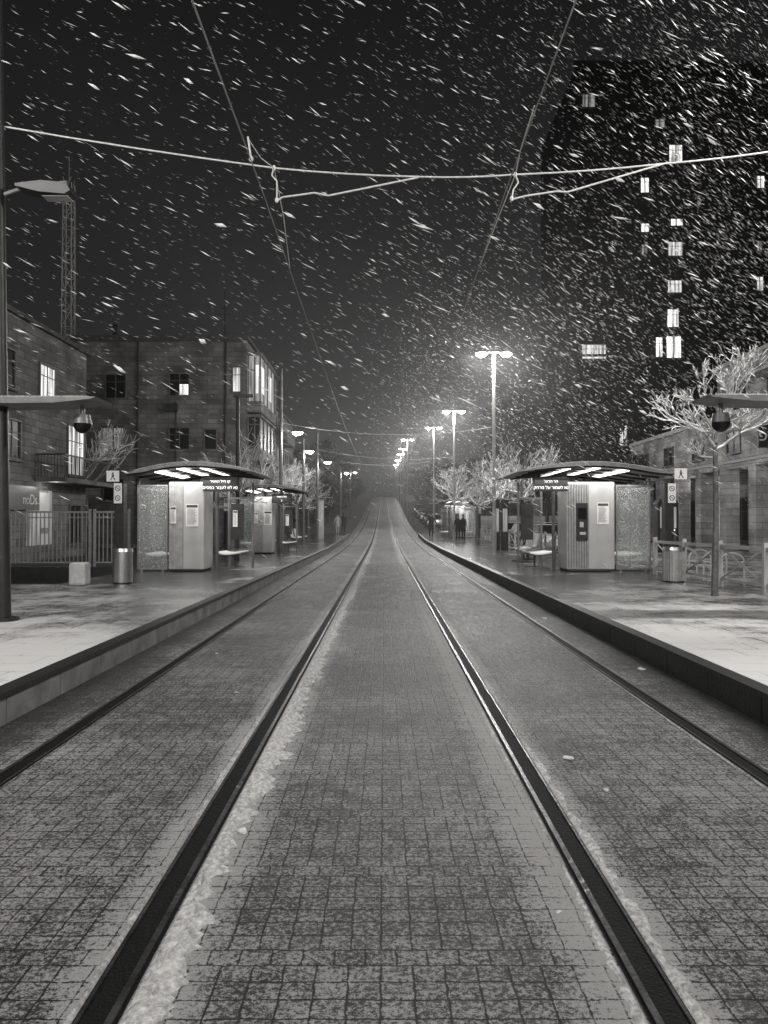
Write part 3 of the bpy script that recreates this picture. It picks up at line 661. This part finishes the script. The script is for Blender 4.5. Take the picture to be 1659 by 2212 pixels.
mb.done('balcony_rail',DARK,gp)
MB().box(-15,-14.96,32.2,34.6,.6,3.0).done('shop_window',LITD,gp); MB().box(-14.955,-14.94,33.3,34.3,.62,2.9,0).box(-14.935,-14.93,33.4,34.2,1.1,1.35,1).done('white_shop_door',[WHITE,INKG],gp)
light('shop_light','POINT',(-14.3,33.4,3.2),16,gp,.1)
MB().box(-14.958,-14.85,29.6,33.1,2.1,3.1).done('shop_sign',MGREY,gp)
text('shop_sign_text','noDs',(-14.84,32.2,2.35),.6,PAPER,gp,(math.pi/2,0,math.pi/2))
gp=group('lattice_radio_mast',(-22.7,55,0)); mb=MB(); w=.42; z=0.; P=lambda i,z:(-22.7+w*(1 if i in(1,2) else -1)*(1-z/90),55+w*(1 if i>1 else -1)*(1-z/90),z)
for i in range(4): mb.cyl(P(i,0),P(i,26),.045,.04,5)
k=0
while z<25.6:
    for i in range(4):
        j=(i+1)%4; mb.cyl(P(i,z),P(j,z),.024,.024,4,0,False); mb.cyl(P(i,z) if k%2 else P(j,z),P(j,z+1.2) if k%2 else P(i,z+1.2),.022,.022,4,0,False)
    z+=1.2;k+=1
mb.cyl((-22.7,55,26),(-22.7,55,28),.03,.02,5); mb.done('lattice',RIME,gp)
gp=group('apartment_tower',(29,82,0))
T=75.; s_=T/1660.
MB().box(18.9,42,T,92,0,46.5).box(24,31,T-1.2,T-.002,0,45).box(38.5,41.5,T-1.2,T-.002,0,45).done('walls',TOWERM,gp)
mb=MB()
for fl in range(1,16): mb.box(18.8,24,T-.12,T-.003,fl*3.0-.15,fl*3.0+.1); mb.box(31.0,38.4,T-.12,T-.003,fl*3.0-.15,fl*3.0+.1)
mb.box(18.7,42.2,T-.2,T-.13,46.2,47); mb.done('floor_bands',TBAND,gp)
mb=MB()
for fl in range(15):
    for x in(19.8,22.0,32.2,34.8,37.0): mb.box(x,x+1.2,T-.05,T-.004,fl*3+1.0,fl*3+2.4)
    for x in(24.6,26.0,29.0): mb.box(x,x+1.0,T-1.25,T-1.203,fl*3+1.0,fl*3+2.3)
mb.done('dark_windows',WDARK,gp)
def tw(x0,x1,y0,y1,mt=LIT):
    pr=T-1.2 if 1345<x0<1500 else T
    S=(pr)/1660; X0=(x0-830)*S;X1=(x1-830)*S;Z1=1.56-(y0-1130)*S;Z0=1.56-(y1-1130)*S
    window(gp,('Y',pr-.055),X0,Z0,X1-X0,Z1-Z0,mt,1,fr=False)
tw(1262,1288,197,225,LITD); tw(1420,1440,252,270,LITD); tw(1450,1478,308,345,LIT); tw(1388,1405,380,412,LITB); tw(1388,1405,480,498,LITB); tw(1453,1478,470,484,LITB)
tw(1447,1477,520,550,LIT); tw(1389,1401,526,545,LITD); tw(1446,1475,604,630,LIT); tw(1444,1468,667,705,LITB); tw(1419,1433,728,770,LITB); tw(1442,1473,726,772,LITB); tw(1259,1310,744,774,LIT)
tw(1640,1656,376,402,LIT); tw(1640,1650,518,540,LITD); tw(1638,1652,596,626,LIT); tw(1340,1355,920,962,LIT)
gp=group('colonnaded_shop_building',(24,45,0))
MB().box(20.0,34,26,62,4.7,7.7).box(22.4,34,26,62,-.1,4.698).box(19.85,34.1,25.9,62.1,7.7,7.95,1).box(19.92,20.0,26,62,5.0,5.15,1).box(23.5,34,30,54,7.95,12.2).box(23.2,34,29.8,54.2,12.2,12.45,1).done('walls',[STONE2,CONC],gp)
mb=MB(); y=27.
while y<62: mb.box(20.05,20.85,y,y+.85,-.05,4.698); y+=3.6
mb.done('columns',STONE2,gp)
for i,y in enumerate((28.4,32,35.6,39.2,42.8,46.4,50,53.6,57.2)):
    window(gp,('-X',22.4),y,.5,2.4,2.6,LIT if i in(2,3) else (LITD if i in(0,4,6,8) else WDARK),2)
for y in(31.5,36,40.5,45,49.5): window(gp,('-X',23.5),y,9,1.8,1.8,WDARK if y!=40.5 else LITD,1)
for y in(33,38,43,48,53,58): window(gp,('-X',20.0),y,5.6,1.6,1.2,WDARK,1)
for y in(34,43,52): light('arcade_fill_light','POINT',(21.4,y,4.2),45,gp,.12); MB().cyl((21.4,y,4.698),(21.4,y,4.45),.03).ell((21.4,y,4.4),.12,.12,.1,12,6,1).done('arcade_fill_body',[DARK,LITB],gp)  # point lights and glowing bodies added to brighten the colonnade
MB().box(19.0,19.9,38.9,39.1,5.4,6.6).done('projecting_sign',DARK,gp); text('sign_text','פפ',(19.45,38.89,5.75),.75,PAPER,gp)
MB().box(21.5,23.2,41,46,10.3,10.45).cyl((21.7,41.2,7.95),(21.7,41.2,10.3),.06).cyl((21.7,45.8,7.95),(21.7,45.8,10.3),.06).done('terrace_canopy',CONC,gp)
gp=group('garden_wall',(13,75,1)); MB().box(8,19,66,66.4,-.1,2.2).done('wall',STONE2,gp)

# ------------------------------------------------------------------ bare trees
def bare_tree(name,loc,height_fork,spread,top,seed,rt=.05,lean=0,lv=6,rmin=.006):
    rnd=random.Random(seed); mb=MB()
    def tube(a,b,r0,r1,m=1): mb.cyl(a,b,max(r0,rmin),max(r1,rmin*.7),5 if r0>.012 else 3,m,False)
    def grow(p,d,L,r,k):
        q=p; dd=d.copy(); seg=3 if k<3 else 2
        for i in range(seg):
            dd=(dd+Vector((rnd.uniform(-.2,.2),rnd.uniform(-.2,.2),rnd.uniform(-.12,.18)))).normalized()
            n=q+dd*(L/seg); tube(q,n,r*(1-.3*i/seg),r*(1-.3*(i+1)/seg)); q=n
            if k<lv and k>0 and rnd.random()<.7:
                s=(dd+Vector((rnd.uniform(-1,1),rnd.uniform(-1,1),rnd.uniform(-.3,.8)))).normalized(); grow(q,s,L*rnd.uniform(.4,.75),r*.5,k+2)
        if k<lv:
            for _ in range(2 if k>0 else 5):
                s=(dd*.9+Vector((rnd.uniform(-.7,.7),rnd.uniform(-.7,.7),rnd.uniform(-.3,.5)))).normalized(); grow(q,s,L*rnd.uniform(.55,.9),r*.64,k+1)
    p=Vector((0,0,0)); q=Vector((lean*.5+.02,0,height_fork*.5)); mb.cyl(p,q,rt*1.25,rt,8,0); fk=Vector((lean,0,height_fork)); mb.cyl(q,fk,rt,rt*.9,8,0)
    for i in range(7):
        a=2*math.pi*i/7+rnd.uniform(-.5,.5); el=rnd.uniform(.1,1.0)
        grow(fk+Vector((0,0,rnd.uniform(-.3,.2))),Vector((math.cos(a)*math.cos(el),math.sin(a)*math.cos(el),math.sin(el))),spread*rnd.uniform(.32,.5),rt*.6,1)
    vv=np.array(mb.v); 
    zz=vv[:,2]; m=zz>height_fork; sc=(top-height_fork)/max(.1,zz.max()-height_fork); vv[m,2]=height_fork+(zz[m]-height_fork)*sc
    rr=np.abs(np.percentile(np.hypot(vv[:,0]-lean,vv[:,1]),97)); f=spread/rr; far=zz>height_fork*.9
    vv[far,0]=lean+(vv[far,0]-lean)*f; vv[far,1]*=f
    mb.v=[tuple(v) for v in vv.tolist()]
    o=mb.done(name,[BARK,TWIG]); o.location=loc; print(name,len(mb.f)); return o
bt=bare_tree('bare_street_tree',(5.93,13.8,.25),2.75,1.2,4.55,3,.055,.03,6,.0075)
b2=bare_tree('bare_street_tree',(6.0,32,.25),2.3,1.8,5.1,11,.07,-.25,5,.011)
b3=bare_tree('bare_street_tree',(-5.7,29.5,.25),2.2,1.9,4.9,21,.07,.1,5,.011)
def inst(o,loc,rz,s):
    n=bpy.data.objects.new(o.name.split('.')[0],o.data); n.location=loc; n.rotation_euler=(0,0,rz); n.scale=(s,s,s); COL.objects.link(n)
inst(b2,(6.1,41,.25),2.,1.05); inst(b3,(5.9,49,.3),1,1.1); inst(b2,(5.9,63,.5),4,1.2); inst(b3,(6.5,72,.6),2.5,1.3)
inst(b3,(-6.0,38,.25),2.2,1.05); inst(b2,(-5.9,46,.3),.7,1.1); inst(b3,(-6.2,56,.4),4,1.15); inst(b2,(-6.3,64,.5),5,1.2)
inst(b2,(-15.5,40.5,0),1,1.5); inst(b3,(7.6,52,.3),5,1.2); inst(b2,(7.8,44,.1),2.6,1.15)

# ------------------------------------------------------------------ evergreen tree masses
def tree_mass(name,specs,per,leaf=.3):
    rnd=np.random.RandomState(5); mb=MB()
    allv=[]
    for (x,y,h,r) in specs:
        z0=g(y); mb.cyl((x,y,z0-.1),(x,y,z0+h*.7),.18,.08,7)
        for _ in range(6):
            a=rnd.rand()*6.28; mb.cyl((x,y,z0+h*(.25+.3*rnd.rand())),(x+r*.7*math.cos(a),y+r*.7*math.sin(a),z0+h*(.5+.35*rnd.rand())),.07,.03,5)
        nc=16
        cs=np.stack([x+(rnd.rand(nc)*2-1)*r*.8,y+(rnd.rand(nc)*2-1)*r*.8,z0+h*(.3+.65*rnd.rand(nc))],1)
        for c in cs:
            rc=r*(.25+.3*rnd.rand()); n=per//nc
            d=rnd.randn(n,3); d/=np.linalg.norm(d,axis=1)[:,None]; pos=c+d*rc*(.55+.45*rnd.rand(n,1))*[1,1,.75]
            u=rnd.randn(n,3); u/=np.linalg.norm(u,axis=1)[:,None]; w=np.cross(u,rnd.randn(n,3)); w/=np.linalg.norm(w,axis=1)[:,None]
            s=leaf*(.5+rnd.rand(n,1))*.5
            allv.append(np.stack([pos-u*s,pos-w*s*.6,pos+u*s,pos+w*s*.6],1).reshape(-1,3))
    A=np.concatenate(allv); k=len(mb.v); n=len(A)//4
    mb.v+= [tuple(a) for a in A.tolist()]; mb.f+=[[k+4*i,k+4*i+1,k+4*i+2,k+4*i+3] for i in range(n)]; mb.m=[0]*len(mb.f)
    mb.done(name,LEAF)
rr=random.Random(3)
L=[(-8.5-rr.uniform(0,4),y,rr.uniform(8,10.5),rr.uniform(2.4,3.4)) for y in range(80,235,7)]+[(-7.0,y,rr.uniform(3.5,6),2.2) for y in range(72,200,12)]
tree_mass('street_tree_mass',L,1000,.45)
R=[(9.5+rr.uniform(0,3),y,rr.uniform(6,8),rr.uniform(2.4,3.2)) for y in range(86,235,9)]+[(12+rr.uniform(-2,6),y,rr.uniform(11,15.5),rr.uniform(2.8,4)) for y in(68,70,73,72,78,84,90)]+[(17,58,8,3),(18.5,64,12,3.5),(14,66,9,3)]
tree_mass('street_tree_mass',R,1100,.42)

# ------------------------------------------------------------------ parked cars
def car(x,y,rz=0,dark=False):
    z=g(y)+.03; gp=group('parked_car',(x,y,z),rz)
    P_=CARD if dark else CARP
    body=[(-2.1,.28),(-2.15,.55),(-2.05,.8),(-1.2,.92),(1.55,.95),(2.05,.85),(2.15,.6),(2.1,.28)]
    MB().extr(body,'x',-.85,.85).done('body',P_,gp,world=False,bevel=.06)
    mb=MB(); k=0
    lo=[(-1.25,.92),(1.7,.95)];hi=[(-.45,1.42),(1.15,1.42)]
    v=[(-.8,lo[0][0],lo[0][1]),(.8,lo[0][0],lo[0][1]),(.8,lo[1][0],lo[1][1]),(-.8,lo[1][0],lo[1][1]),(-.62,hi[0][0],hi[0][1]),(.62,hi[0][0],hi[0][1]),(.62,hi[1][0],hi[1][1]),(-.62,hi[1][0],hi[1][1])]
    mb.v=v; mb.f=[[0,1,5,4],[1,2,6,5],[2,3,7,6],[3,0,4,7]]; mb.m=[0]*4; mb.done('cabin_glass',WDARK,gp,world=False)
    MB().box(-.64,.64,-.5,1.2,1.421,1.47).done('roof',P_,gp,world=False,bevel=.03)
    mb=MB()
    for sx in(-1,1):
        for yy in(-1.3,1.35): mb.cyl((sx*.68,yy,.31),(sx*.87,yy,.31),.31,.31,18,0).cyl((sx*.871,yy,.31),(sx*.88,yy,.31),.18,.18,14,1)
    mb.done('wheels',[BLACK,STEEL],gp,world=False)
    MB().box(-.75,-.45,-2.16,-2.1,.6,.75).box(.45,.75,-2.16,-2.1,.6,.75).box(-.25,.25,-2.165,-2.1,.42,.53,1).done('lights_and_plate',[WHITE,PAPER],gp,world=False)
for i,(x,y) in enumerate(((5.4,84),(5.4,90),(5.3,96),(5.3,102),(5.2,108),(5.2,114))): car(x,y,0,i in(1,4))
for i,(x,y) in enumerate(((8.6,40),(8.6,46),(8.6,52.5),(12.5,54))): car(x,y,0 if i<3 else 1.57,i==1)
gp=group('traffic_sign',(3.4,100,g(100))); MB().cyl((3.4,100,g(100)),(3.4,100,g(100)+3.2),.04).box(2.9,3.9,99.95,100,g(100)+2.4,g(100)+3.3,1).done('board',[GALV,MGREY],gp)

# ------------------------------------------------------------------ people
def person(loc,rz,coat,stride=.0,h=1.72,bag=False,arms=.12):
    gp=group('pedestrian',loc,rz); gp.scale=(h/1.75,)*3
    V=[];E=[];Rd=[]
    def v(p,r,par=None):
        V.append(p);Rd.append(r); i=len(V)-1
        if par is not None:E.append((par,i))
        return i
    pel=v((0,0,.95),(.15,.11)); sp=v((0,0,1.12),(.14,.10),pel); ch=v((0,-.01,1.32),(.17,.11),sp); sh=v((0,-.01,1.43),(.12,.08),ch); nk=v((0,0,1.50),(.055,.055),sh); hb=v((0,.01,1.58),(.075,.085),nk); ht=v((0,.01,1.68),(.078,.095),hb); v((0,0,1.74),(.05,.06),ht)
    for s in(-1,1):
        st=stride*s
        hip=v((s*.095,0,.88),(.095,.095),pel); kn=v((s*.1,st*.5+.02,.49),(.062,.062),hip); an=v((s*.1,st-.01*0-(.06 if st<0 else 0),.09),(.042,.042),kn); v((s*.11,st+.12,.035),(.045,.03),an)
        so=v((s*.19,-.01,1.40),(.06,.06),sh); el=v((s*(.24+arms*.2),-st*.3-.02,1.13),(.045,.045),so); wr=v((s*(.25+arms*.3),-st*.6+.06,.90),(.03,.03),el); pm=v((s*(.25+arms*.3),-st*.6+.085,.82),(.034,.018),wr)
        for f in range(4):
            a=v((s*(.25+arms*.3)+(f-1.5)*.004,-st*.6+.06+f*.019,.775-.006*(f in(1,2))),(.009,.009),pm); v((s*(.245+arms*.3),-st*.6+.065+f*.018,.735+.01*(f in(0,3))),(.008,.008),a)
        t=v((s*(.23+arms*.3),-st*.6+.125,.82),(.010,.010),pm); v((s*(.23+arms*.3),-st*.6+.135,.785),(.009,.009),t)
    me=bpy.data.meshes.new('body'); me.from_pydata(V,E,[]); o=bpy.data.objects.new('body',me); COL.objects.link(o); o.parent=gp; me.materials.append(coat)
    md=o.modifiers.new('skin','SKIN'); md.use_smooth_shade=True
    for i,r in enumerate(Rd): me.skin_vertices[0].data[i].radius=r
    me.skin_vertices[0].data[0].use_root=True
    o.modifiers.new('sub','SUBSURF').levels=1
    mb=MB(); rings=[(.62,.21,.17),(.8,.19,.15),(1.0,.175,.135),(1.2,.18,.135),(1.38,.2,.12),(1.46,.1,.09)]; n=16
    for z,a,b in rings:
        for i in range(n): t=2*math.pi*i/n; mb.v.append((a*math.cos(t)*(1+.04*math.sin(5*t)),b*math.sin(t),z))
    for j in range(len(rings)-1):
        for i in range(n): mb.f.append([j*n+i,j*n+(i+1)%n,(j+1)*n+(i+1)%n,(j+1)*n+i]); mb.m.append(0)
    mb.done('coat',coat,gp,smooth=True,world=False)
    mb=MB().ell((0,.055,1.62),.066,.062,.09,12,8,0).ell((0,.118,1.61),.012,.018,.022,6,4,0).ell((0,0,1.66),.092,.105,.105,12,8,1,-.2,1).ell((-.025,.113,1.635),.009,.006,.006,6,4,1).ell((.025,.113,1.635),.009,.006,.006,6,4,1).ell((0,.112,1.572),.022,.006,.005,6,4,1).ell((-.08,.02,1.61),.012,.02,.03,6,4,0).ell((.08,.02,1.61),.012,.02,.03,6,4,0)
    mb.done('head_and_hair',[SKIN,HAIR],gp,smooth=True,world=False)
    if bag: MB().box(-.42,-.26,-.1,.22,.45,.75).cyl((-.34,-.05,.75),(-.33,.06,.84),.012).cyl((-.34,.16,.75),(-.33,.06,.84),.012).done('carrier_bag',MGREY,gp,world=False,bevel=.02)
person((-4.05,67,g(67)+.0+.22),.2,COATL,.12); person((-3.55,67.4,g(67)+.22),0.1,COATD,.15,1.8)
person((3.5,57,g(57)+.25),math.pi,COATD,.22,1.85,True,.5)
person((5.1,53,g(53)+.25),math.pi*.9,COATD,0,1.75); person((5.5,53.3,g(53)+.25),-math.pi*.8,COATD,0,1.8)

# ------------------------------------------------------------------ falling snow (one mesh)
def snowfall(name,boxes):
    base=np.array([[1,0,0],[-1,0,0],[.15,1,0],[-.1,-.55,.85],[-.1,-.5,-.85],[.35,.5,.6],[.3,-.2,-.8]])
    tri=np.array([[0,2,5],[0,5,3],[0,3,6],[0,6,2],[1,5,2],[1,3,5],[1,4,3],[1,2,4],[2,6,4],[3,4,6]])
    allv=[]
    for (x0,x1,y0,y1,z0,z1,n,l0,l1,th,xb,zb) in boxes:
        p=np.random.rand(n,3)*[x1-x0,y1-y0,z1-z0]+[x0,y0,z0]
        ang=p[:,0]/(p[:,1]+4)
        side=np.clip((ang+.1)/.5,0,1)**1.6
        patch=.75+.5*np.sin(p[:,0]*.9+p[:,2]*.7)*np.sin(p[:,1]*.5+p[:,2]*.4+1)
        keep=np.random.rand(n)<np.clip((xb+(1-xb)*side)*patch*np.clip((p[:,2]-1.0)/zb,.03,1),0,1)
        p=p[keep]; n=len(p)
        gust=(np.sin(p[:,0]*.25+p[:,1]*.13)*.08-np.clip(p[:,0]/20,-.5,1)*.12)[:,None]*[0,0,1]
        d=np.array([.80,.12,-.44])+gust+np.random.randn(n,3)*[.06,.2,.10]; d/=np.linalg.norm(d,axis=1)[:,None]
        a=np.cross(d,np.random.randn(n,3)); a/=np.linalg.norm(a,axis=1)[:,None]; b=np.cross(d,a)
        q=np.random.rand(n)
        l=(l0+(l1-l0)*q**2)[:,None]/2; t=th*(.45+1.2*np.random.rand(n)**3)[:,None]/2
        vv=p[:,None,:]+base[None,:,0:1]*(d*l)[:,None,:]+base[None,:,1:2]*(a*t)[:,None,:]+base[None,:,2:3]*(b*t)[:,None,:]
        allv.append(vv.reshape(-1,3)); print('flakes',n)
    A=np.concatenate(allv); n=len(A)//7
    F=(tri[None]+(np.arange(n)*7)[:,None,None]).reshape(-1,3)
    me=bpy.data.meshes.new(name); me.vertices.add(len(A)); me.vertices.foreach_set('co',A.ravel()); me.loops.add(len(F)*3); me.loops.foreach_set('vertex_index',F.ravel().astype(np.int32))
    me.polygons.add(len(F)); me.polygons.foreach_set('loop_start',np.arange(0,len(F)*3,3,dtype=np.int32)); me.polygons.foreach_set('loop_total',np.full(len(F),3,dtype=np.int32))
    me.update(calc_edges=True); me.validate(); me.materials.append(FLAKE); o=bpy.data.objects.new(name,me); COL.objects.link(o)
snowfall('falling_snow',[
 (-4,4,4.2,8,2.2,6,80,.07,.15,.030,.6,1.5),
 (-8,8,5,12,1.5,9,2600,.09,.20,.015,.42,3),
 (-20,20,12,30,.6,20,27000,.14,.34,.023,.32,6),
 (-25,40,30,62,1,40,70000,.18,.40,.046,.07,9),
 (1,14,30,62,3,15,9000,.06,.14,.03,.6,5),
 (-2,9,62,150,5,22,8000,.10,.2,.05,.6,5)])

mb=MB().box(-16,20,30,230,-2,24)
hz=bpy.data.materials.new('snow_haze_air'); hz.use_nodes=True; nt=hz.node_tree; nt.nodes.clear(); o_=nt.nodes.new('ShaderNodeOutputMaterial'); vs=nt.nodes.new('ShaderNodeVolumeScatter'); vs.inputs['Density'].default_value=.0024; vs.inputs['Anisotropy'].default_value=.35; vs.inputs['Color'].default_value=(.95,.95,.95,1)
nt.links.new(vs.outputs[0],o_.inputs['Volume']); mb.done('snow_haze',hz)

# ------------------------------------------------------------------ world, camera
w=bpy.data.worlds.new('World'); scene.world=w; w.use_nodes=True; nt=w.node_tree; N=nt.nodes; Lk=nt.links
bg=N['Background']; sky=N.new('ShaderNodeTexSky'); sky.sky_type='NISHITA'; sky.sun_disc=False; sky.sun_elevation=math.radians(2); sky.sun_rotation=math.radians(200)
bw=N.new('ShaderNodeRGBToBW'); Lk.new(sky.outputs[0],bw.inputs[0])
tc=N.new('ShaderNodeTexCoord'); sx=N.new('ShaderNodeSeparateXYZ'); Lk.new(tc.outputs['Generated'],sx.inputs[0])
cr=N.new('ShaderNodeValToRGB'); e=cr.color_ramp.elements; e[0].position=0; e[0].color=(.034,.034,.034,1); e[1].position=.55; e[1].color=(.0095,.0096,.0098,1)
m_=e.new(.14); m_.color=(.024,.024,.024,1); m_=e.new(.3); m_.color=(.017,.017,.0172,1)
Lk.new(sx.outputs['Z'],cr.inputs[0])
ml=N.new('ShaderNodeMath'); ml.operation='MULTIPLY'; ml.inputs[1].default_value=.001; Lk.new(bw.outputs[0],ml.inputs[0])
ad=N.new('ShaderNodeMix'); ad.data_type='RGBA'; ad.blend_type='ADD'; ad.inputs['Factor'].default_value=1; Lk.new(cr.outputs[0],ad.inputs['A']); Lk.new(ml.outputs[0],ad.inputs['B'])
Lk.new(ad.outputs['Result'],bg.inputs['Color']); bg.inputs['Strength'].default_value=1
sun=light('night_fill_sun','SUN',(0,-10,30),.05); sun.data.angle=math.radians(20); sun.rotation_euler=(math.radians(50),0,math.radians(20))  # weak sun added as even fill for flakes and buildings

cam=bpy.data.cameras.new('camera'); cam.sensor_fit='HORIZONTAL'; cam.sensor_width=36; cam.lens=36; cam.clip_end=3000; cam.clip_start=.05
co=bpy.data.objects.new('camera',cam); COL.objects.link(co); co.location=(0,0,1.56); co.rotation_euler=(math.radians(90.83),0,0); scene.camera=co
